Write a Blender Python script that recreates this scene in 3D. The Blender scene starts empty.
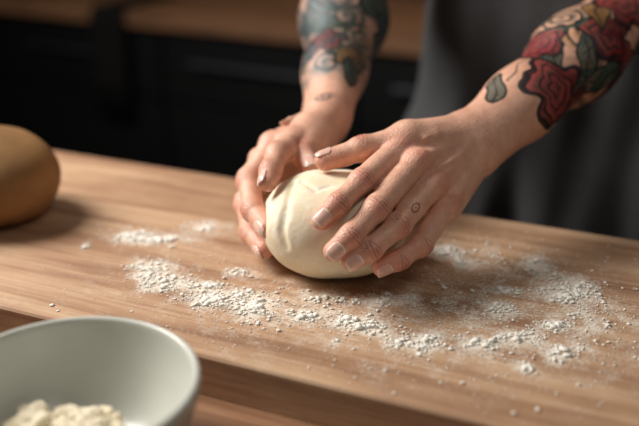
import bpy, math, random
import numpy as np
from mathutils import Vector, Matrix, noise
ZB=0.94      # height of the board's top surface above the floor (m); geometry below is relative to it
rng=np.random.default_rng(7); random.seed(7)
sc=bpy.context.scene
PIT=math.radians(22); CAMH=0.36
mm=lambda *p: np.array(p,float)/1000.0
CA,SA=math.cos(math.radians(23.6)),math.sin(math.radians(23.6))
def LN(l,n,z): return np.array([l*CA+n*SA,-l*SA+n*CA,z])   # table-aligned axes -> world
def C(r,g,b):
    f=lambda c:((c/255+0.055)/1.055)**2.4 if c>10 else c/255/12.92
    return (f(r),f(g),f(b),1)
CN=lambda r,g,b: np.array(C(r,g,b)[:3])
# ---------------- materials
def newmat(name):
    m=bpy.data.materials.new(name); m.use_nodes=True
    nt=m.node_tree; return m,nt,nt.nodes['Principled BSDF']
def N(nt,t,**k):
    n=nt.nodes.new(t)
    for a,b in k.items():
        if a in n.inputs.keys(): n.inputs[a].default_value=b
        else: setattr(n,a,b)
    return n
def ramp(nt,fac,stops):
    r=nt.nodes.new('ShaderNodeValToRGB'); e=r.color_ramp.elements
    while len(e)<len(stops): e.new(0.5)
    for i,(p,c) in enumerate(stops): e[i].position=p; e[i].color=c
    nt.links.new(fac,r.inputs[0]); return r
def bump(nt,b,src,strength,dist):
    bn=N(nt,'ShaderNodeBump'); bn.inputs['Strength'].default_value=strength; bn.inputs['Distance'].default_value=dist
    nt.links.new(src,bn.inputs['Height']); nt.links.new(bn.outputs[0],b.inputs['Normal']); return bn
def mixc(nt,fac,a,b,mode='MIX'):
    m=nt.nodes.new('ShaderNodeMix'); m.data_type='RGBA'; m.blend_type=mode
    for s,v in ((0,fac),(6,a),(7,b)):
        if isinstance(v,(int,float,tuple)): m.inputs[s].default_value=v
        else: nt.links.new(v,m.inputs[s])
    return m.outputs[2]
def noisy(name,c1,c2,scale=20,rough=0.6,bs=0.2,bd=0.002,detail=5,sss=0.0,spec=.5):
    m,nt,b=newmat(name)
    tc=N(nt,'ShaderNodeTexCoord'); n=N(nt,'ShaderNodeTexNoise'); n.inputs['Scale'].default_value=scale; n.inputs['Detail'].default_value=detail
    nt.links.new(tc.outputs['Object'],n.inputs['Vector'])
    r=ramp(nt,n.outputs[0],[(0.3,c1),(0.7,c2)]); nt.links.new(r.outputs[0],b.inputs['Base Color'])
    b.inputs['Roughness'].default_value=rough; b.inputs['Specular IOR Level'].default_value=spec
    if bs: bump(nt,b,n.outputs[0],bs,bd)
    if sss:
        b.inputs['Subsurface Weight'].default_value=sss; b.inputs['Subsurface Radius'].default_value=(1,.7,.4); b.inputs['Subsurface Scale'].default_value=0.004
    return m
def wood(name,c1,c2,c3,flour=False,rough=0.5):
    m,nt,b=newmat(name)
    tc=N(nt,'ShaderNodeTexCoord')
    mp=N(nt,'ShaderNodeMapping'); mp.inputs['Scale'].default_value=(2.0,24,24); nt.links.new(tc.outputs['Object'],mp.inputs[0])
    n1=N(nt,'ShaderNodeTexNoise'); n1.inputs['Scale'].default_value=1.5; n1.inputs['Detail'].default_value=7; n1.inputs['Distortion'].default_value=0.9
    nt.links.new(mp.outputs[0],n1.inputs['Vector'])
    mp2=N(nt,'ShaderNodeMapping'); mp2.inputs['Scale'].default_value=(6,140,140); nt.links.new(tc.outputs['Object'],mp2.inputs[0])
    n2=N(nt,'ShaderNodeTexNoise'); n2.inputs['Scale'].default_value=2; n2.inputs['Detail'].default_value=4
    nt.links.new(mp2.outputs[0],n2.inputs['Vector'])
    n3=N(nt,'ShaderNodeTexNoise'); n3.inputs['Scale'].default_value=7; n3.inputs['Detail'].default_value=6; n3.inputs['Roughness'].default_value=.65
    nt.links.new(tc.outputs['Object'],n3.inputs['Vector'])
    r1=ramp(nt,n1.outputs[0],[(0.32,c1),(0.5,c2),(0.66,c3)])
    r2=ramp(nt,n2.outputs[0],[(0.35,(.68,.62,.59,1)),(0.56,(1,1,1,1))])
    r3=ramp(nt,n3.outputs[0],[(0.34,(.78,.73,.71,1)),(0.62,(1.0,1.0,1.0,1))])
    col=mixc(nt,0.6,r1.outputs[0],r2.outputs[0],'MULTIPLY'); col=mixc(nt,1.0,col,r3.outputs[0],'MULTIPLY')
    rr=N(nt,'ShaderNodeMapRange'); rr.inputs['To Min'].default_value=rough+.14; rr.inputs['To Max'].default_value=rough-.06; rr.inputs['From Min'].default_value=.3; rr.inputs['From Max'].default_value=.7
    nt.links.new(n3.outputs[0],rr.inputs[0]); nt.links.new(rr.outputs[0],b.inputs['Roughness'])
    if flour:
        at=N(nt,'ShaderNodeAttribute'); at.attribute_name='flour'
        nf=N(nt,'ShaderNodeTexNoise'); nf.inputs['Scale'].default_value=330; nf.inputs['Detail'].default_value=5; nf.inputs['Roughness'].default_value=0.75
        nt.links.new(tc.outputs['Object'],nf.inputs['Vector'])
        ng=N(nt,'ShaderNodeTexNoise'); ng.inputs['Scale'].default_value=45; ng.inputs['Detail'].default_value=5; ng.inputs['Roughness'].default_value=0.65
        nt.links.new(tc.outputs['Object'],ng.inputs['Vector'])
        ad=N(nt,'ShaderNodeMath',operation='ADD'); nt.links.new(nf.outputs[0],ad.inputs[0]); nt.links.new(ng.outputs[0],ad.inputs[1])
        ad2=N(nt,'ShaderNodeMath',operation='MULTIPLY_ADD'); nt.links.new(at.outputs['Fac'],ad2.inputs[0]); ad2.inputs[1].default_value=0.36; nt.links.new(ad.outputs[0],ad2.inputs[2])
        mr=N(nt,'ShaderNodeMapRange'); mr.inputs['From Min'].default_value=1.08; mr.inputs['From Max'].default_value=1.36; mr.inputs['To Max'].default_value=0.88
        nt.links.new(ad2.outputs[0],mr.inputs[0])
        mu=N(nt,'ShaderNodeMath',operation='MULTIPLY'); nt.links.new(mr.outputs[0],mu.inputs[0])
        cl=N(nt,'ShaderNodeMapRange'); cl.inputs['From Max'].default_value=0.35; nt.links.new(at.outputs['Fac'],cl.inputs[0]); nt.links.new(cl.outputs[0],mu.inputs[1])
        col=mixc(nt,mu.outputs[0],col,C(234,225,210))
    nt.links.new(col,b.inputs['Base Color'])
    bump(nt,b,n2.outputs[0],0.3,0.0006)
    return m
def _metal(name,c,rough):
    m=noisy(name,c,c,30,rough,0.03,.0005); m.node_tree.nodes['Principled BSDF'].inputs['Metallic'].default_value=1; return m
def vcol(name,rough,sss,bs=0.3,scale=420,bd=.0004):
    m,nt,b=newmat(name)
    at=N(nt,'ShaderNodeAttribute'); at.attribute_name='Col'
    tc=N(nt,'ShaderNodeTexCoord'); n=N(nt,'ShaderNodeTexNoise'); n.inputs['Scale'].default_value=75; n.inputs['Detail'].default_value=7; n.inputs['Roughness'].default_value=.65
    nt.links.new(tc.outputs['Object'],n.inputs['Vector'])
    r=ramp(nt,n.outputs[0],[(0.33,(.88,.79,.76,1)),(0.62,(1.04,1.04,1.04,1))])
    nt.links.new(mixc(nt,1.0,at.outputs['Color'],r.outputs[0],'MULTIPLY'),b.inputs['Base Color'])
    b.inputs['Roughness'].default_value=rough; b.inputs['Specular IOR Level'].default_value=0.5
    b.inputs['Subsurface Weight'].default_value=sss; b.inputs['Subsurface Radius'].default_value=(1,.35,.2); b.inputs['Subsurface Scale'].default_value=0.003
    v=N(nt,'ShaderNodeTexVoronoi'); v.inputs['Scale'].default_value=scale*1.6; nt.links.new(tc.outputs['Object'],v.inputs['Vector'])
    n2=N(nt,'ShaderNodeTexNoise'); n2.inputs['Scale'].default_value=scale*.6; n2.inputs['Detail'].default_value=5; n2.inputs['Distortion'].default_value=1.2; nt.links.new(tc.outputs['Object'],n2.inputs['Vector'])
    ad=N(nt,'ShaderNodeMath',operation='ADD'); nt.links.new(v.outputs[0],ad.inputs[0]); nt.links.new(n2.outputs[0],ad.inputs[1])
    bump(nt,b,ad.outputs[0],bs,bd)
    return m
# ---------------- objects
def obj(name,verts,faces,mat,parent=None,smooth=True,col=None,rotz=0,z=ZB):
    me=bpy.data.meshes.new(name)
    me.from_pydata(np.asarray(verts).tolist(),[],faces if isinstance(faces,list) else faces.tolist()); me.update()
    o=bpy.data.objects.new(name,me); sc.collection.objects.link(o)
    o.location=(0,0,z); o.rotation_euler=(0,0,rotz)
    if smooth: me.polygons.foreach_set('use_smooth',[True]*len(me.polygons))
    if mat: me.materials.append(mat)
    if col is not None:
        a=me.color_attributes.new('Col','FLOAT_COLOR','POINT')
        c4=np.ones((len(col),4),np.float32); c4[:,:3]=col; a.data.foreach_set('color',c4.ravel())
    if parent: o.parent=parent
    return o
def empty(name):
    e=bpy.data.objects.new(name,None); sc.collection.objects.link(e); e.empty_display_size=.05; return e
def boxmesh(l0,l1,n0,n1,z0,z1,bev=0.0):
    import bmesh
    bm=bmesh.new(); bmesh.ops.create_cube(bm,size=1)
    for v in bm.verts:
        v.co=Vector(((l0+l1)/2+v.co.x*(l1-l0),(n0+n1)/2+v.co.y*(n1-n0),(z0+z1)/2+v.co.z*(z1-z0)))
    if bev: bmesh.ops.bevel(bm,geom=bm.edges[:],offset=bev,segments=3,affect='EDGES',profile=.6)
    vs=[tuple(v.co) for v in bm.verts]; fs=[[v.index for v in f.verts] for f in bm.faces]; bm.free(); return vs,fs
RZ=-math.radians(23.6)
def box(name,l0,l1,n0,n1,z0,z1,mat,parent=None,bev=0.002):
    v,f=boxmesh(l0,l1,n0,n1,z0,z1,bev); return obj(name,v,f,mat,parent,False,rotz=RZ)
# ---------------- signed-distance modelling -> surface-net meshes
def unit(v): v=np.asarray(v,float); return v/np.linalg.norm(v)
class Grid:
    def __init__(s,lo,hi,h,M=None):
        s.h=h; s.lo=np.array(lo); s.n=np.ceil((np.array(hi)-s.lo)/h).astype(int)+1; s.M=M if M is not None else np.eye(3)
    def arr(s): return np.full(s.n,0.08,np.float32)
    def loc(s,p): return s.M@np.asarray(p)
    def sub(s,lo,hi):
        i0=np.maximum(((lo-s.lo)/s.h).astype(int),0); i1=np.minimum(((hi-s.lo)/s.h).astype(int)+2,s.n)
        if (i1<=i0).any(): return None,None
        ax=[(s.lo[i]+s.h*np.arange(i0[i],i1[i])).astype(np.float32) for i in range(3)]
        return tuple(slice(i0[i],i1[i]) for i in range(3)),(ax[0][:,None,None],ax[1][None,:,None],ax[2][None,None,:])
def smin(a,b,k):
    h=np.maximum(k-np.abs(a-b),0)/k; return np.minimum(a,b)-h*h*k*.25
def cone(G,A,a,b,ra,rb,k):
    a=G.loc(a); b=G.loc(b); m=max(ra,rb)+k+3*G.h
    sl,P=G.sub(np.minimum(a,b)-m,np.maximum(a,b)+m)
    if sl is None: return
    ba=b-a; L=max(float(ba@ba),1e-12)
    x,y,z=P[0]-a[0],P[1]-a[1],P[2]-a[2]
    t=np.clip((x*ba[0]+y*ba[1]+z*ba[2])/L,0,1)
    d=np.sqrt((x-t*ba[0])**2+(y-t*ba[1])**2+(z-t*ba[2])**2)-(ra+(rb-ra)*t)
    A[sl]=smin(A[sl],d.astype(np.float32),k)
def nets(val,G):
    ins=val<0; s=np.zeros(tuple(np.array(val.shape)-1),np.uint8)
    for i in (0,1):
        for j in (0,1):
            for k in (0,1):
                s+=ins[i:ins.shape[0]-1+i,j:ins.shape[1]-1+j,k:ins.shape[2]-1+k]
    act=(s>0)&(s<8); idx=np.argwhere(act); vid=np.full(s.shape,-1,np.int32); vid[act]=np.arange(len(idx))
    acc=np.zeros((len(idx),3)); cnt=np.zeros(len(idx))
    cs=[(i,j,k) for i in (0,1) for j in (0,1) for k in (0,1)]
    for a in cs:
        for ax in range(3):
            if a[ax]==0:
                b=list(a); b[ax]=1
                va=val[idx[:,0]+a[0],idx[:,1]+a[1],idx[:,2]+a[2]]; vb=val[idx[:,0]+b[0],idx[:,1]+b[1],idx[:,2]+b[2]]
                m=(va<0)!=(vb<0); t=va[m]/(va[m]-vb[m])
                p=np.tile(np.array(a,float),(m.sum(),1)); p[:,ax]+=t; acc[m]+=p; cnt[m]+=1
    V=(idx+acc/cnt[:,None])*G.h+G.lo
    V=V@G.M
    Fs=[]
    for ax in range(3):
        u,w=(ax+1)%3,(ax+2)%3
        a=[slice(None)]*3; b=[slice(None)]*3; a[ax]=slice(0,-1); b[ax]=slice(1,None)
        m=ins[tuple(a)]!=ins[tuple(b)]; e=np.argwhere(m); e=e[(e[:,u]>0)&(e[:,w]>0)&(e[:,u]<s.shape[u])&(e[:,w]<s.shape[w])]
        I=ins[e[:,0],e[:,1],e[:,2]]
        def cell(du,dw):
            q=e.copy(); q[:,u]+=du; q[:,w]+=dw; return vid[q[:,0],q[:,1],q[:,2]]
        Q=np.stack([cell(-1,-1),cell(0,-1),cell(0,0),cell(-1,0)],1)
        Q[~I]=Q[~I][:,::-1]; Fs.append(Q)
    Fq=np.concatenate(Fs); return V,Fq[(Fq>=0).all(1)]
def relax(V,Fq,it=2,w=.5):
    for _ in range(it):
        acc=np.zeros_like(V); c=np.zeros(len(V))
        for i in range(4):
            np.add.at(acc,Fq[:,i],V[Fq[:,(i+1)%4]]+V[Fq[:,(i-1)%4]]); np.add.at(c,Fq[:,i],2)
        V=V*(1-w)+acc/c[:,None]*w
    return V
# ---------------- arm skeletons (mm, world x/y, height above the board)
DC=mm(13.8,755,44.5); DR=(.067,.060,.0465)
LEFT=dict(hint=(0,-.6,.8),side=(-1,0,1),R=.042,FS=1.13,
 wrist=mm(149,816,103),elbow=mm(347,995,202),shoulder=LN(.012,1.17,.47),
 mcp=[mm(70,771,109),mm(86,757,102),mm(101,750,84),mm(115,751,60)],
 fing=[[mm(37,727,96),mm(16,701,85),mm(2,692,74)],
       [mm(49,705,80),mm(26,681,64),mm(12,674,53)],
       [mm(68,703,65),mm(43,681,52),mm(27,675,44)],
       [mm(89,711,43),mm(69,697,35),mm(53,691,30)]],
 thumb=[mm(125,803,110),mm(81,784,118),mm(39,772,111),mm(5,764,103)])
RIGHT=dict(hint=(-.8,-.3,.5),side=(-1,0,0),R=.047,FS=1.18,
 wrist=mm(8,905,102),elbow=mm(44,1169,235),shoulder=LN(-.368,1.17,.49),
 mcp=[mm(-26,837,99),mm(-46,843,92),mm(-58,851,73),mm(-61,856,51)],
 fing=[[mm(-39,795,99),mm(-44,768,92),mm(-47,754,86)],
       [mm(-68,808,68),mm(-62,768,53),mm(-48,741,46)],
       [mm(-72,812,43),mm(-65,776,26),mm(-51,749,21)],
       [mm(-70,823,26),mm(-61,797,16),mm(-50,778,13)]],
 thumb=[mm(6,880,95),mm(-6,848,94),mm(-16,818,91),mm(-8,790,87)])
RAD=[[.0115,.0099,.0088,.0075],[.0118,.0102,.0090,.0077],[.0112,.0097,.0086,.0074],[.0102,.0087,.0077,.0067]]
TR=[.0140,.0128,.0112,.0090]
def prep(h):
    fs=h['FS']
    h['ax']=unit(h['mcp'][1]-h['wrist']); l=h['mcp'][3]-h['mcp'][0]; l=unit(l-h['ax']*(l@h['ax'])); n=np.cross(h['ax'],l)
    if n@np.array(h['hint'])<0: n=-n
    h['lat'],h['n']=l,unit(n); n=h['n']
    W,ax,E=h['wrist'],h['ax'],h['elbow']; fa=unit(E-W); h['fa']=fa
    P=[]
    offs=(-.017,-.006,.005,.016)
    bases=[W+ax*.010+l*o for o in offs]
    for i in range(4):
        P.append((bases[i],h['mcp'][i],.0130,.0112,.009))
        P.append((bases[i]-n*.009,h['mcp'][i]-n*.007,.012,.0105,.012))
        P.append((bases[i]+n*.0085+ax*.01,h['mcp'][i]+n*.0084,.0026,.0050,.004))
        P.append((h['mcp'][i]+n*.0046-ax*.002,h['mcp'][i]+n*.0044+ax*.002,.0098,.0094,.004))
    P.append((bases[3]-n*.010,h['mcp'][3]-n*.009,.014,.011,.012))
    vz=lambda u,v:W+ax*(.01+u*.075)+l*v+n*(.0122-.0018*u)
    vn=[vz(-.1,.006),vz(.18,.001),vz(.38,.008),vz(.62,.012),vz(.85,.013)]; vc=[vz(.10,-.012),vz(.35,-.010),vz(.62,-.015),vz(.8,-.016)]
    for q in (vn,vc):
        for i in range(len(q)-1): P.append((q[i],q[i+1],.0022,.0020,.0040))
    T=h['thumb']
    P.append((W+ax*.008-l*.014,T[1],.0155,.0130,.012)); P.append((T[0],T[1],.0150,.0130,.012))
    P.append((T[1],.45*bases[0]+.55*h['mcp'][0],.0085,.009,.014))
    P.append((.5*T[0]+.5*T[1]-n*.004,.3*bases[0]+.7*h['mcp'][0]-n*.006,.010,.009,.014))
    fl=unit(l-fa*(l@fa))
    for sgn in (-1,1): P.append((W+fl*.0115*sgn,W+fa*.06+fl*.009*sgn,.0185,.0205,.012))
    P.append((W+fl*.014+n*.006,W+fa*.02+fl*.012+n*.004,.0080,.008,.012))
    P.append((W,W+fa*.08,.021,.030,.02)); P.append((W+fa*.08,W+fa*.17,.030,h['R'],.03))
    P.append((W+fa*.17,E,h['R'],.038,.03)); P.append((E,E+.45*(h['shoulder']-E),.039,.046,.03))
    h['P']=P; FI=[]
    for i in range(4):
        J=[h['mcp'][i]]+h['fing'][i]; FI.append((J,[r*(fs if q else 1.03) for q,r in enumerate(RAD[i])]))
    FI.append((T[1:],[r*1.04 for r in TR[1:]])); h['F']=FI
    h['D']=[]
    for J,R in FI:
        a=unit(J[-1]-J[-2]); d=J[-1]-DC; d=unit(d-a*(d@a)); h['D'].append(d)
def evalhand(h,G):
    A=G.arr()
    for p in h['P']: cone(G,A,*p)
    FF=G.arr()
    for (J,R),D in zip(h['F'],h['D']):
        B=G.arr()
        for i in range(len(J)-1): cone(G,B,J[i],J[i+1],R[i]*(.93 if i else 1),R[i+1]*.93,.003)
        for i in range(1,len(J)-1):
            a=unit(J[i+1]-J[i-1])
            cone(G,B,J[i]-a*.002+D*.0010,J[i]+a*.002+D*.0010,R[i]*1.0,R[i]*1.0,.004)
        a=J[-1]-J[-2]; cone(G,B,J[-2]+a*.45-D*.0012,J[-1]-D*.0008,R[-1]*1.04,R[-1]*.96,.003)
        if len(J)==4:
            a=J[1]-J[0]; cone(G,B,J[0]+a*.35-D*.003,J[0]+a*.75-D*.002,R[1]*.98,R[1]*.95,.004)
        FF=smin(FF,B,.0010)
    return smin(A,FF,.007)
for h in (LEFT,RIGHT): prep(h)
def blend(col,a,c): a=np.clip(np.asarray(a,float),0,1)[:,None]; col[:]=col*(1-a)+np.asarray(c)*a
INK=CN(22,21,26)
def leaf(col,S,V,cs,cv,L,W,ang,c):
    x=(S-cs)*math.cos(ang)+(V-cv)*math.sin(ang); y=-(S-cs)*math.sin(ang)+(V-cv)*math.cos(ang)
    w=W*np.maximum(1-(x/L)**2,0); ins=(np.abs(y)<w)
    sh=(.45+.65*np.clip(np.abs(y)/np.maximum(w,1e-5),0,1))[:,None]
    blend(col,ins*.80,c*sh)
    blend(col,(np.abs(np.abs(y)-w)<.0013)*(np.abs(x)<L)*.93,INK)
    blend(col,ins*(np.abs(y)<.0008)*.85,INK)
    blend(col,ins*(np.abs(((np.abs(y)+x*.8)/.0045)%1-.5)<.12)*.6,INK)
def rose(col,S,V,cs,cv,r,c,ph=0):
    x=S-cs; y=V-cv; th=np.arctan2(y,x); rr=np.hypot(x,y)/r
    q=rr/(1+.15*np.cos(5*th+ph)+.06*np.cos(9*th+2*ph)); f=(q*3.1+th/(2*math.pi)+.18*np.sin(4*th+ph))%1
    blend(col,(q<1)*.87,c*(.10+1.15*f**1.3)[:,None]); blend(col,((f<.22)&(q<1))*.93,INK); blend(col,(np.abs(q-1)<.085)*.95,INK)
    blend(col,((np.abs(np.sin(th*11+q*5))<.22)&(q<1)&(f>.2)&(f<.6))*.55,INK)
def swirl(col,S,V,cs,cv,r,c,k=1.):
    x=S-cs; y=V-cv; th=np.arctan2(y,x); rr=np.hypot(x,y)
    m=(rr<r); f=(rr/.0085*k+th/(2*math.pi))%1
    blend(col,(m&(f>.5))*.65,c); blend(col,(m&(np.abs(f-.5)<.14))*.9,INK)
RED=CN(150,38,46); TEAL=CN(58,98,84); OCH=CN(172,130,72); BLU=CN(60,94,98)
def build_arm(h,name,parent,mat,kind):
    fa=h['fa']; e2=unit(np.cross(fa,[0,0,1])); e3=np.cross(fa,e2); M=np.array([fa,e2,e3])
    pts=[(p[0],p[2]) for p in h['P']]+[(p[1],p[3]) for p in h['P']]+[(j,.012) for J,R in h['F'] for j in J]
    Q=np.array([M@p for p,_ in pts]); r=np.array([q for _,q in pts])[:,None]+.006
    G=Grid((Q-r).min(0),(Q+r).max(0),.0009,M); val=evalhand(h,G)
    V,Fq=nets(val,G); V=relax(V,Fq,2,.35); V[:,2]=np.maximum(V[:,2],.0008)
    n=len(V); col=np.tile(CN(229,179,153),(n,1))
    pink=CN(208,110,94); W=h['wrist']
    blend(col,np.clip((V-W)@fa/.1,0,1)*.5,CN(206,158,130))
    lat,nn=h['lat'],h['n']
    for (J,R),D in zip(h['F'],h['D']):
        for i in range(1,len(J)-1):
            d=np.linalg.norm(V-(J[i]+D*R[i]),axis=1); blend(col,.50*np.exp(-(d/.0080)**2),pink)
            a=unit(J[i+1]-J[i-1]); t=(V-J[i])@a; dl=np.linalg.norm(V-J[i],axis=1); dd=(V-J[i])@D
            sdv=np.cross(a,D); sv=(V-J[i])@sdv; t2=t+.3*sv*sv/R[i]*np.sign(t)
            w=np.exp(-(t/.0048)**2)*(dl<R[i]*1.9)*np.clip(dd/R[i]-.05,0,1); cw=.5+.5*np.cos(2*math.pi*t2/.0032)
            blend(col,w*.75*cw**2,CN(128,62,50)); V=V-D*(w*.0006*cw)[:,None]
        d=np.linalg.norm(V-J[-1],axis=1); blend(col,.48*np.exp(-(d/.011)**2),pink)
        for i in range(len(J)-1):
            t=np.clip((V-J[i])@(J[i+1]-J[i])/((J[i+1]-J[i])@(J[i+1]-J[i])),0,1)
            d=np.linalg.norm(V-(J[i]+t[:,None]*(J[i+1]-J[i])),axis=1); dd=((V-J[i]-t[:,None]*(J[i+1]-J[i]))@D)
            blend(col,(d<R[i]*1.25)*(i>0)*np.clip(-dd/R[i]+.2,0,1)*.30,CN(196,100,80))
    for m in h['mcp']:
        d=np.linalg.norm(V-(m+nn*.011),axis=1); blend(col,.44*np.exp(-(d/.010)**2),pink)
    S=(V-W)@fa; mid=W+fa*.12; c=np.array([0,0,.36])-mid; c=unit(c-fa*(c@fa)); sd=np.cross(fa,c)
    if sd@np.array(h['side'])<0: sd=-sd
    rel=V-W; phi=np.arctan2(rel@sd,rel@c); R=np.interp(S,[0,.08,.17,.3],[.025,.029,.041,.038]); Y=R*phi
    wf=np.exp(-((S+.002)/.010)**2)*(.5+.5*np.cos(2*math.pi*(S+.05*Y)/.0048)); wf*=(np.abs(S)<.02); blend(col,wf*.16,CN(150,84,66))
    wob=.0015*np.sin(S*230+1)+.001*np.sin(Y*330); S2=S+wob; Y2=Y+.0015*np.sin(S*190)
    if kind=='R':
        leaf(col,S2,Y2,.048,.027,.021,.0090,.5,TEAL)
        blend(col,(np.abs(Y2-.02-.3*(S2-.06))<.0010)*(S2>.06)*(S2<.10)*.7,INK)
        m=np.clip((S-.080)/.03,0,1); nz=np.sin(S2*170+2*np.sin(Y2*110))*np.sin(Y2*160+1.5*np.sin(S2*100)); blend(col,m*np.clip(.15+.6*nz,0,.7),INK*1.6)
        rose(col,S2,Y2,.185,-.038,.024,RED,.3)
        swirl(col,S2,Y2,.150,.012,.016,OCH); leaf(col,S2,Y2,.118,.018,.020,.010,1.1,TEAL); leaf(col,S2,Y2,.132,-.026,.026,.012,-.25,TEAL*.8)
        leaf(col,S2,Y2,.142,-.006,.022,.010,.9,TEAL*.9); leaf(col,S2,Y2,.108,-.038,.024,.010,.3,RED*.7)
        rose(col,S2,Y2,.090,-.010,.030,RED,0.5); rose(col,S2,Y2,.126,.038,.023,RED*1.1,2)
        rose(col,S2,Y2,.178,-.002,.026,RED*.9,1); swirl(col,S2,Y2,.165,.036,.020,TEAL); leaf(col,S2,Y2,.158,-.034,.022,.011,.1,TEAL)
        leaf(col,S2,Y2,.195,.02,.026,.012,.6,OCH)
        rose(col,S2,Y2,.17,-.075,.028,RED); rose(col,S2,Y2,.25,-.06,.03,BLU); rose(col,S2,Y2,.16,.09,.03,BLU); leaf(col,S2,Y2,.11,.07,.03,.012,.4,TEAL); rose(col,S2,Y2,.235,.01,.03,RED,.7)
        J=h['F'][2][0]; p=.30*J[0]+.70*J[1]; a=unit(J[1]-J[0]); t=(V-p)@a; D=h['n']; sv=(V-p)@np.cross(a,D)
        q=np.hypot(t/.0050,sv/.0030); up=((V-p)@D>0)
        blend(col,((np.abs(q-1)<.26)|(q<.25))*up*(np.linalg.norm(V-p,axis=1)<.016)*.6,INK)
    else:
        m=np.clip((S-.022)/.02,0,1)*np.clip((.34-S)/.05,0,1)
        nz=np.sin(S2*150+2*np.sin(Y2*90))*np.sin(Y2*140+1.5*np.sin(S2*80))
        blend(col,m*.35,BLU*1.2)
        for k,(a,b,r0,cc) in enumerate([(.05,.008,.014,BLU),(.085,.016,.020,RED*.8),(.10,-.022,.022,TEAL),(.065,-.012,.016,OCH*.7),(.125,-.004,.020,TEAL),(.13,.034,.022,BLU),(.155,.012,.028,BLU),(.16,-.03,.022,TEAL),(.22,-.05,.03,BLU),(.14,-.06,.025,BLU),(.15,.075,.03,BLU),(.2,.02,.03,RED)]):
            (rose if k%2 else swirl)(col,S2,Y2,a,b,r0,cc)
        leaf(col,S2,Y2,.045,-.014,.018,.008,.2,TEAL); leaf(col,S2,Y2,.075,.032,.02,.009,-.3,BLU); leaf(col,S2,Y2,.115,.015,.022,.008,1.3,TEAL); leaf(col,S2,Y2,.20,-.03,.03,.01,.3,TEAL)
        blend(col,m*np.clip(.18+.5*nz,0,.65),BLU*.6)
        swirl(col,S2,Y2,-.004,.004,.009,BLU,1.6)
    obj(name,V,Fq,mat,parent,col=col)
    nv=[];nf=[];nc=[]
    for (J,Rr),D in zip(h['F'],h['D']):
        a=unit(J[-1]-J[-2]); L=np.linalg.norm(J[-1]-J[-2]); Rt=Rr[-1]*.97; s=np.cross(a,D); b0=len(nv); NU,NV=14,11
        x0=-.0070-.1*Rt; x1=Rt*.86
        for i in range(NU+1):
            u=i/NU; x=x0+(x1-x0)*u; wf=(1-abs(2*u-1)**4.0)**.5 if u<.5 else (1-.45*abs(2*u-1)**3.5)
            wf=max(wf,.02)
            rr=Rt+( (Rr[-2]*.93-Rt)*min(-x/L,1) if x<0 else 0)
            hh=rr+.0006 if x<0 else rr*(1-.40*(x/Rt)**2.4)+.0006
            for j in range(NV+1):
                th=(j/NV*2-1)*.92*wf
                nv.append(J[-1]+a*x+D*math.cos(th)*hh+s*math.sin(th)*(rr+.0002)); nc.append(CN(246,230,218) if (u>.86 or u<.10) else CN(238,194,178))
        for i in range(NU):
            for j in range(NV):
                q=b0+i*(NV+1)+j; nf.append([q,q+1,q+NV+2,q+NV+1])
    no=obj(name+'_nails',nv,nf,mnail,parent,col=np.array(nc))
    sm=no.modifiers.new('t','SOLIDIFY'); sm.thickness=.0005; sm.offset=0
mskin=vcol('skin',.42,.10,.65,420,.0006); mnail=vcol('nail',.25,.1,.03)
baker=empty('baker')
build_arm(LEFT,'left_arm_and_hand',baker,mskin,'R'); build_arm(RIGHT,'right_arm_and_hand',baker,mskin,'L')
# ---------------- dough, pressed by the hands
G=Grid(DC-[.085,.085,.050],DC+[.085,.085,.065],.0010)
sl,P=G.sub(G.lo,G.lo+G.h*(G.n-1)); X,Y,Z=P[0]-DC[0],P[1]-DC[1],P[2]-DC[2]
pw=2.35
tp=1-.08*np.clip(-Z/.045,0,1)
g=(np.abs(X/DR[0]/tp)**pw+np.abs(Y/DR[1]/tp)**pw+np.abs(Z/DR[2])**pw)**(1/pw); D=((g-1)*.050).astype(np.float32)
D=D+.0013*np.sin(X*60+Z*40+1)*np.sin(Y*50-Z*45)+.0003*np.sin(X*150+Y*70)*np.sin(Z*130+Y*90)
D=D.astype(np.float32)
def groove(pts,r,k):
    global D
    A=G.arr()
    for i in range(len(pts)-1): cone(G,A,pts[i],pts[i+1],r[i],r[i+1],.002)
    D=-smin(-D,A,k)
groove([mm(-25,751,84),mm(-27,726,78),mm(-30,715,69),mm(-33,709,55),mm(-30,706,43)],[.0006,.0016,.0018,.0012,.0004],.007)
groove([mm(-24,705,26),mm(-1,700,22),mm(19,701,20)],[.0005,.0012,.0006],.005)
groove([mm(-17,749,87),mm(-3,729,87),mm(9,733,89)],[.0001,.0005,.0001],.005)
hs=smin(evalhand(LEFT,G),evalhand(RIGHT,G),.002)
D=-smin(-D,hs-.0003,.005)
zz=(P[2]+0*D)-.0006; D=np.maximum(D,-zz)
V,Fq=nets(D,G); V=relax(V,Fq,4,.5)
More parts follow.
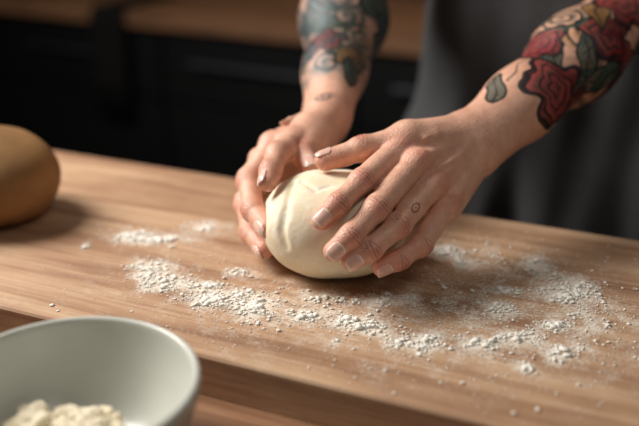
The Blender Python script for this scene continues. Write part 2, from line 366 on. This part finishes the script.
def doughmat():
    m,nt,b=newmat('dough')
    tc=N(nt,'ShaderNodeTexCoord')
    def nz(s,d=5,r=.5,dist=0):
        n=N(nt,'ShaderNodeTexNoise'); n.inputs['Scale'].default_value=s; n.inputs['Detail'].default_value=d; n.inputs['Roughness'].default_value=r; n.inputs['Distortion'].default_value=dist; nt.links.new(tc.outputs['Object'],n.inputs['Vector']); return n.outputs[0]
    c=ramp(nt,nz(28),[(.3,C(233,216,182)),(.7,C(244,231,204))]).outputs[0]
    f=ramp(nt,nz(80,9,.72),[(.50,(0,0,0,1)),(.68,(.7,.7,.7,1))]).outputs[0]
    nt.links.new(mixc(nt,f,c,C(249,244,233)),b.inputs['Base Color'])
    b.inputs['Roughness'].default_value=.7; b.inputs['Specular IOR Level'].default_value=.3
    b.inputs['Subsurface Weight'].default_value=.12; b.inputs['Subsurface Radius'].default_value=(1,.7,.4); b.inputs['Subsurface Scale'].default_value=.004
    a=N(nt,'ShaderNodeMath',operation='MULTIPLY_ADD'); nt.links.new(nz(50,4,.5),a.inputs[0]); a.inputs[1].default_value=1.5; nt.links.new(nz(240,5,.6),a.inputs[2])
    bump(nt,b,a.outputs[0],.42,.0014); return m
obj('dough_ball',V,Fq,doughmat())
# ---------------- flour patches on the board: x, y, spread x, spread y (mm), amount
CL=[(-231,808,3,9,25),(-187,828,16,12,300),(-160,818,20,9,150),(-119,849,16,12,220),(-158,748,12,17,330),(-139,721,14,11,250),(-102,713,12,8,200),(-76,742,11,6,60),(-91,688,15,10,380),(-55,673,12,14,420),(-69,696,10,6,160),
(-16,658,13,7,120),(9,688,26,8,120),(26,649,14,9,260),(45,636,11,7,120),(81,692,5,4,30),(73,615,11,7,260),(90,621,6,5,100),(13,618,2,3,10),(124,789,8,11,240),(135,766,8,9,110),(109,798,6,7,70),(207,753,9,13,150),(217,703,14,16,430),
(234,707,8,12,120),(165,707,8,6,110),(154,673,8,8,120),(161,624,11,7,170),(192,642,8,5,150),(127,612,12,9,120),(187,601,10,9,90),(157,579,6,5,50),(234,656,16,15,90),(57,688,10,8,60),(131,688,22,20,90),(-17,707,19,10,30),(145,627,64,57,460),(-15,636,65,27,160),(-132,766,57,58,260),(218,688,43,62,380),(169,766,13,18,70),(94,670,42,40,140),(146,789,39,27,120),(74,568,67,24,140),(214,612,31,37,170)]
pts=[];sz=[]; gl=[]
for (gx,gy,wx,wy,n) in CL:
    gx,gy,wx,wy=gx/1000,gy/1000,wx/1000,wy/1000; dens=n*1.2e-6/(wx*wy)/.5
    gl.append((gx,gy,wx,wy,dens))
    for _ in range(int(n*3.0)):
        x,y=gx+rng.normal()*wx*.95,gy+rng.normal()*wy*.95
        nzz=noise.noise(Vector((x*80,y*80,0)))+.6*noise.noise(Vector((x*260,y*260,5)))
        if rng.random()>.45+1.3*nzz: continue
        dense=math.exp(-((x-gx)/wx)**2-((y-gy)/wy)**2)
        pts.append((x,y)); sz.append(min(.0030,math.exp(rng.normal()*.58)*(.00040+.00058*dense*(dens>1.2))))
t=(1+5**.5)/2
ico=np.array([(-1,t,0),(1,t,0),(-1,-t,0),(1,-t,0),(0,-1,t),(0,1,t),(0,-1,-t),(0,1,-t),(t,0,-1),(t,0,1),(-t,0,-1),(-t,0,1)])/math.hypot(1,t)
icf=np.array([(0,11,5),(0,5,1),(0,1,7),(0,7,10),(0,10,11),(1,5,9),(5,11,4),(11,10,2),(10,7,6),(7,1,8),(3,9,4),(3,4,2),(3,2,6),(3,6,8),(3,8,9),(4,9,5),(2,4,11),(6,2,10),(8,6,7),(9,8,1)])
FV=[];FF=[]
for i,((x,y),s) in enumerate(zip(pts,sz)):
    n=x*SA+y*CA
    if n<.517 or n>.87: continue
    if ((x-DC[0])/.060)**2+((y-DC[1])/.052)**2<1: continue
    sc3=np.array([s*rng.uniform(.8,1.7),s*rng.uniform(.8,1.7),s*rng.uniform(.45,.8)])
    v=ico*sc3*rng.uniform(.75,1.25,(12,1)); v[:,2]=np.maximum(v[:,2],-sc3[2]*.5); v=v+[x,y,sc3[2]*.5+.0001]
    FF.append(icf+len(FV)*12); FV.append(v)
mfl=noisy('flour',C(232,225,212),C(244,239,230),300,.9,.5,.0006,4,spec=.2)
obj('scattered_flour',np.concatenate(FV),np.concatenate(FF),mfl)
# ---------------- board
mboard=wood('board_wood',C(164,126,97),C(190,153,121),C(207,173,140),True,.42)
mside=wood('table_wood',C(124,88,62),C(146,106,76),C(162,120,88),False,.5)
L0,L1,N0,N1,TH=-.80,.62,.510,.878,.036
nl,nn_=360,120
ls=np.linspace(L0,L1,nl); ns=np.linspace(N0,N1,nn_)
r=.004
ls[1]=L0+r*.4; ls[-2]=L1-r*.4; ns[1]=N0+r*.4; ns[-2]=N1-r*.4
LL,NN=np.meshgrid(ls,ns,indexing='ij'); ZZ=np.zeros_like(LL); e=np.minimum.reduce([LL-L0,L1-LL,NN-N0,N1-NN]); ZZ[e<1e-6]=-r*.5
bv=np.stack([LL,NN,ZZ],-1).reshape(-1,3); ids=np.arange(nl*nn_).reshape(nl,nn_)
bf=np.stack([ids[:-1,:-1],ids[1:,:-1],ids[1:,1:],ids[:-1,1:]],-1).reshape(-1,4).tolist()
xw=bv[:,0]*CA+bv[:,1]*SA; yw=-bv[:,0]*SA+bv[:,1]*CA; fl=np.zeros(len(bv))
for gx,gy,wx,wy,dn in gl: fl+=min(dn,3)*.30*np.exp(-((xw-gx)/(wx*1.5))**2-((yw-gy)/(wy*1.5))**2)
fl+=.24*np.exp(-((xw-.06)/.28)**2-((yw-.69)/.12)**2)
fl=np.clip(fl,0,1)
ring=list(ids[:,0])+list(ids[-1,1:])+list(ids[-2::-1,-1])+list(ids[0,-2:0:-1])
bot=[(bv[i,0],bv[i,1],-TH) for i in ring]; o0=len(bv); allv=np.vstack([bv,np.array(bot)]); m=len(ring)
for i in range(m):
    j=(i+1)%m; bf.append([int(ring[i]),o0+i,o0+j,int(ring[j])])
bf.append([o0+i for i in range(m)][::-1])
bo=obj('wooden_board',allv,bf,mboard,smooth=False,rotz=RZ)
at=bo.data.attributes.new('flour','FLOAT','POINT'); at.data.foreach_set('value',np.concatenate([fl,np.zeros(m)]).astype(np.float32))
tb=empty('kitchen_table')
box('table_top',-1.0,.85,.10,.876,-.076,-.0362,mside,tb,.003)
for i,(a,b) in enumerate([(-.92,.17),(.77,.17),(-.92,.80),(.77,.80)]): box(f'leg_{i+1}',a-.035,a+.035,b-.035,b+.035,-ZB,-.0765,mside,tb)
box('apron_rail',-.9,.75,.79,.815,-.16,-.0765,mside,tb)
# ---------------- bread loaf
def lump(c,r,amp,nsc,seed,flat=True):
    v=[];f=[];NU,NV=64,40
    for i in range(NV+1):
        th=math.pi*i/NV
        for j in range(NU):
            ph=2*math.pi*j/NU; d=Vector((math.sin(th)*math.cos(ph),math.sin(th)*math.sin(ph),math.cos(th)))
            k=1+amp*noise.noise(d*nsc+Vector((seed,0,0)))
            p=[c[0]+r[0]*d.x*k,c[1]+r[1]*d.y*k,c[2]+r[2]*d.z*k]
            if flat: p[2]=max(p[2],.0006)
            v.append(p)
    for i in range(NV):
        for j in range(NU): f.append([i*NU+j,(i+1)*NU+j,(i+1)*NU+(j+1)%NU,i*NU+(j+1)%NU])
    return v,f
v,f=lump((-.352,.884,.044),(.077,.074,.052),.05,1.6,3)
mloaf=noisy('loaf_crust',C(116,82,46),C(156,116,72),14,.7,.5,.004,6,spec=.3)
obj('bread_loaf',v,f,mloaf)
# ---------------- bowl
bc=np.array([-.167,.500]); TZ=-.0362
prof=[(.0,.006),(.030,.006),(.045,.009),(.060,.020),(.072,.038),(.0795,.058),(.0822,.0725),(.0828,.0754),(.0850,.0768),(.0878,.0758),(.0888,.0728),(.0868,.060),(.079,.037),(.066,.016),(.050,.004),(.040,.002),(.038,.0),(.0,.0)]
NS=96; v=[];f=[]
for i,(r_,z_) in enumerate(prof):
    for j in range(NS): a=2*math.pi*j/NS; v.append((bc[0]+max(r_,1e-4)*math.cos(a),bc[1]+max(r_,1e-4)*math.sin(a),TZ+z_))
for i in range(len(prof)-1):
    for j in range(NS): f.append([i*NS+j,i*NS+(j+1)%NS,(i+1)*NS+(j+1)%NS,(i+1)*NS+j])
mbowl=noisy('bowl_glaze',C(196,197,186),C(206,206,196),12,.25,.02,.001)
bw=obj('mixing_bowl',v,f,mbowl)
ss=bw.modifiers.new('s','SUBSURF'); ss.levels=1; ss.render_levels=1
FV=[];n0=0;FFc=[]
for i in range(46):
    a=rng.uniform(0,6.28); rr=.040*math.sqrt(rng.random()); s=rng.uniform(.006,.014)
    c=(bc[0]-.013+rr*math.cos(a)*.95,bc[1]-.002+rr*math.sin(a),TZ+.017+.012*(1-(rr/.05)**2)+s*.4)
    vv,ff=lump(c,(s,s,s*.7),.5,1.8,i*3.1,False); vv=np.array(vv); FFc.append(np.array(ff)+n0); FV.append(vv); n0+=len(vv)
vv,ff=lump((bc[0]-.008,bc[1]-.002,TZ+.021),(.045,.045,.014),.2,3,9,False); vv=np.array(vv); vv[:,2]=np.maximum(vv[:,2],TZ+.0115)
FFc.append(np.array(ff)+n0); FV.append(vv)
obj('shaggy_dough',np.concatenate(FV),np.concatenate(FFc),noisy('shaggy',C(214,200,168),C(230,218,192),60,.8,.4,.002,5))
# ---------------- torso, apron, legs
l0=-.178
def T(l,n,z): return LN(l0+l,n,z)
def sdfmesh(cones,lo,hi,h,name,mat,parent,disp=None,cut=None):
    Mx=np.array([[CA,-SA,0],[SA,CA,0],[0,0,1]]); G=Grid(lo,hi,h,Mx); A=G.arr(); A[:]=.3
    for c in cones: cone(G,A,*c)
    if cut is not None:
        sl,P=G.sub(G.lo,G.lo+G.h*(G.n-1)); A=np.maximum(A,cut(P[0]-l0,P[1],P[2])+0*A)
    V,Fq=nets(A,G); V=relax(V,Fq,3,.5)
    if disp is not None: V=disp(V)
    return obj(name,V,Fq,mat,parent)
body=[]
for s in (-1,1):
    body+=[(T(.07*s,1.26,-.10),T(.062*s,1.26,.10),.118,.105,.08),(T(.062*s,1.26,.10),T(.095*s,1.23,.36),.105,.112,.08),(T(.08*s,1.22,.40),T(.165*s,1.19,.465),.075,.062,.06)]
body+=[(T(0,1.2,.42),T(0,1.19,.50),.075,.06,.06)]
shirt=list(body)
for h in (LEFT,RIGHT): shirt.append((h['shoulder'],h['shoulder']+.62*(h['elbow']-h['shoulder']),.064,.058,.05))
lo=[-.55,.95,-.25]; hi=[.20,1.45,.60]
mshirt=noisy('shirt_fabric',C(28,28,30),C(36,36,38),300,.9,.3,.0008,spec=.2)
mapron=noisy('apron_fabric',C(60,60,61),C(76,76,77),420,.9,.4,.0008,spec=.2)
sdfmesh(shirt,lo,hi,.006,'shirt',mshirt,baker)
legs=[]
for s in (-1,1): legs+=[(T(.075*s,1.26,-.16),T(.09*s,1.26,-.45),.105,.075,.03),(T(.09*s,1.26,-.45),T(.1*s,1.27,-.87),.075,.055,.03)]
sdfmesh(legs,[-.5,1.05,-.93],[.15,1.45,-.03],.007,'trousers',mshirt,baker)
shoes=[]
for s in (-1,1): shoes+=[(T(.1*s,1.29,-.895),T(.11*s,1.13,-.9),.044,.036,.02)]
sdfmesh(shoes,[-.4,1.0,-.9395],[.1,1.4,-.8],.004,'shoes',noisy('shoe_leather',C(20,20,20),C(30,28,26),60,.5),baker)
neck=[(LN(l0,1.19,.50),LN(l0,1.165,.60),.055,.050,.03),(LN(l0,1.16,.64),LN(l0,1.15,.73),.068,.078,.05),(LN(l0,1.10,.635),LN(l0,1.13,.66),.030,.05,.04),(LN(l0,1.078,.675),LN(l0,1.085,.70),.011,.009,.02)]
for s in (-1,1): neck.append((LN(l0+.075*s,1.155,.67),LN(l0+.078*s,1.16,.70),.010,.013,.01))
sdfmesh(neck,[-.4,1.0,.48],[.1,1.4,.86],.004,'head_and_neck',noisy('neck_skin',C(206,158,132),C(216,168,142),80,.5),baker)
hair=[(LN(l0,1.175,.70),LN(l0,1.16,.755),.082,.078,.03)]
sdfmesh(hair,[-.4,1.0,.55],[.1,1.4,.90],.004,'hair',noisy('hair',C(44,30,22),C(60,42,30),150,.6),baker,None,lambda l,n,z:(1.105+(.76-z)*.35)-n+0*l)
ap=[]
for s in (-1,1):
    ap+=[(T(.085*s,1.25,-.55),T(.09*s,1.25,-.10),.150,.135,.10),(T(.09*s,1.25,-.10),T(.068*s,1.255,.12),.135,.113,.08),(T(.065*s,1.255,.12),T(.06*s,1.225,.38),.113,.122,.08)]
def apdisp(V):
    V=V.copy(); l=V[:,0]*CA-V[:,1]*SA-l0; z=V[:,2]; fd=np.array([-SA,-CA,0])
    w=np.clip((.25-z)/.35,0.15,1)
    a=.012*np.sin(l*46+1.2*np.sin(z*7)+.6)+.006*np.sin(l*95-z*9); V+=fd*(a*w)[:,None]; return V
sdfmesh(ap,[-.50,.95,-.56],[.14,1.5,.42],.006,'apron',mapron,baker,apdisp,lambda l,n,z:np.maximum(np.maximum(n-1.27,-(z+.52)),np.maximum(z-.38,(np.abs(l)-.12)-np.clip((.30-z)*3,0,.3))))
# ---------------- back counter
mcab=noisy('cabinet_black',C(9,9,10),C(12,12,12),5,.6,.05,spec=.2)
mcount=wood('counter_wood',C(104,72,48),C(128,90,60),C(142,102,68),False,.55)
bcn=empty('back_counter')
box('carcass',-2.6,1.9,2.06,2.62,-.84,-.082,mcab,bcn)
box('plinth',-2.6,1.9,2.12,2.60,-ZB,-.841,mcab,bcn)
box('worktop',-2.62,1.92,2.02,2.63,-.081,-.04,mcount,bcn)
msteel=_metal('steel',C(120,122,126),.4)
x=-2.58; i=1
while x<1.85:
    box(f'drawer_{i}',x,x+.59,2.04,2.059,-.28,-.10,mcab,bcn,.003); box(f'cupboard_front_{i}',x,x+.59,2.04,2.059,-.83,-.29,mcab,bcn,.003)
    box(f'handle_{i}',x+.1,x+.49,2.01,2.022,-.172,-.160,msteel,bcn,.003); box(f'handle_post_a_{i}',x+.12,x+.13,2.022,2.04,-.17,-.162,msteel,bcn,.001); box(f'handle_post_b_{i}',x+.46,x+.47,2.022,2.04,-.17,-.162,msteel,bcn,.001)
    x+=.6; i+=1
tv=[];tf=[]; prof=[(2.30,-.037),(2.15,-.036),(2.03,-.036),(2.014,-.040),(2.006,-.055),(2.004,-.12),(2.003,-.22),(2.004,-.34)]
for i,(n_,z_) in enumerate(prof):
    for j in range(17):
        l_=-1.60+.115*j/16; fo=.003*math.sin(j*1.1)*(i>4); tv.append((l_,n_-fo-.003,z_))
for i in range(len(prof)-1):
    for j in range(16): q=i*17+j; tf.append([q,q+1,q+18,q+17])
tw=obj('dark_gap_cloth',tv,tf,noisy('dark_gap_fabric',C(16,15,15),C(22,21,20),200,.95,.3,.001,spec=.1),None,rotz=RZ)  # made-up dark cloth, added to give the dark gap across the worktop edge
tw.modifiers.new('t','SOLIDIFY').thickness=.002
mwall=noisy('wall_paint',C(40,35,31),C(46,41,37),6,.9,.1)
wb=box('wall_back',-3.4,3.0,2.66,2.76,-ZB,1.7,mwall,None,0)
wl=box('wall_left',-3.5,-3.4,-1.6,2.76,-ZB,1.7,mwall,None,0)
box('floor',-3.6,3.2,-1.6,3.1,-ZB-.05,-ZB,wood('floor_wood',C(50,36,26),C(62,44,32),C(70,52,38)),None,0)
# the far wall and its counter run a few degrees off the table's direction
TA=-math.radians(4.2); pv=LN(-.95,2.02,0); Rm=Matrix.Rotation(TA,4,'Z'); off=Vector(pv)-(Rm@Vector(pv))
bcn.rotation_euler=(0,0,TA); bcn.location=off
for o in (wb,wl,tw): o.rotation_euler=(0,0,RZ+TA); o.location=off+Vector((0,0,ZB))
# ---------------- light
def area(name,loc,tgt,size,power,col=(1,1,1)):
    L=bpy.data.lights.new(name,'AREA'); L.shape='RECTANGLE'; L.size,L.size_y=size; L.energy=power; L.color=col
    o=bpy.data.objects.new(name,L); sc.collection.objects.link(o); o.location=(loc[0],loc[1],loc[2]+ZB)
    o.rotation_euler=(Vector(tgt)-Vector(loc)).to_track_quat('-Z','Y').to_euler(); return o
area('window_light',(-1.08,1.12,1.02),(0,.75,0),(.7,.7),38,(1,.965,.92))
area('right_top_fill',(.5,.1,1.4),(.1,.8,0),(.6,.6),3.6,(1,.95,.88))  # added weak fill from upper right for the arm, no fixture there
area('counter_fill',LN(-.3,2.1,.9),LN(-.3,2.35,-.04),(1.6,.3),2.6,(1,.8,.6))  # unseen light added to brighten the back worktop
w=bpy.data.worlds.new('World'); sc.world=w; w.use_nodes=True
w.node_tree.nodes['Background'].inputs[0].default_value=(1,.99,.97,1); w.node_tree.nodes['Background'].inputs[1].default_value=.058
sc.view_settings.view_transform='Standard'; sc.view_settings.look='None'
cd=bpy.data.cameras.new('Camera'); cam=bpy.data.objects.new('Camera',cd); sc.collection.objects.link(cam); sc.camera=cam
cam.location=(0,0,CAMH+ZB); cam.rotation_euler=(math.pi/2-PIT,0,0); cd.lens=50; cd.sensor_width=36; cd.clip_start=.01
cd.dof.use_dof=True; cd.dof.focus_distance=.757; cd.dof.aperture_fstop=2.2
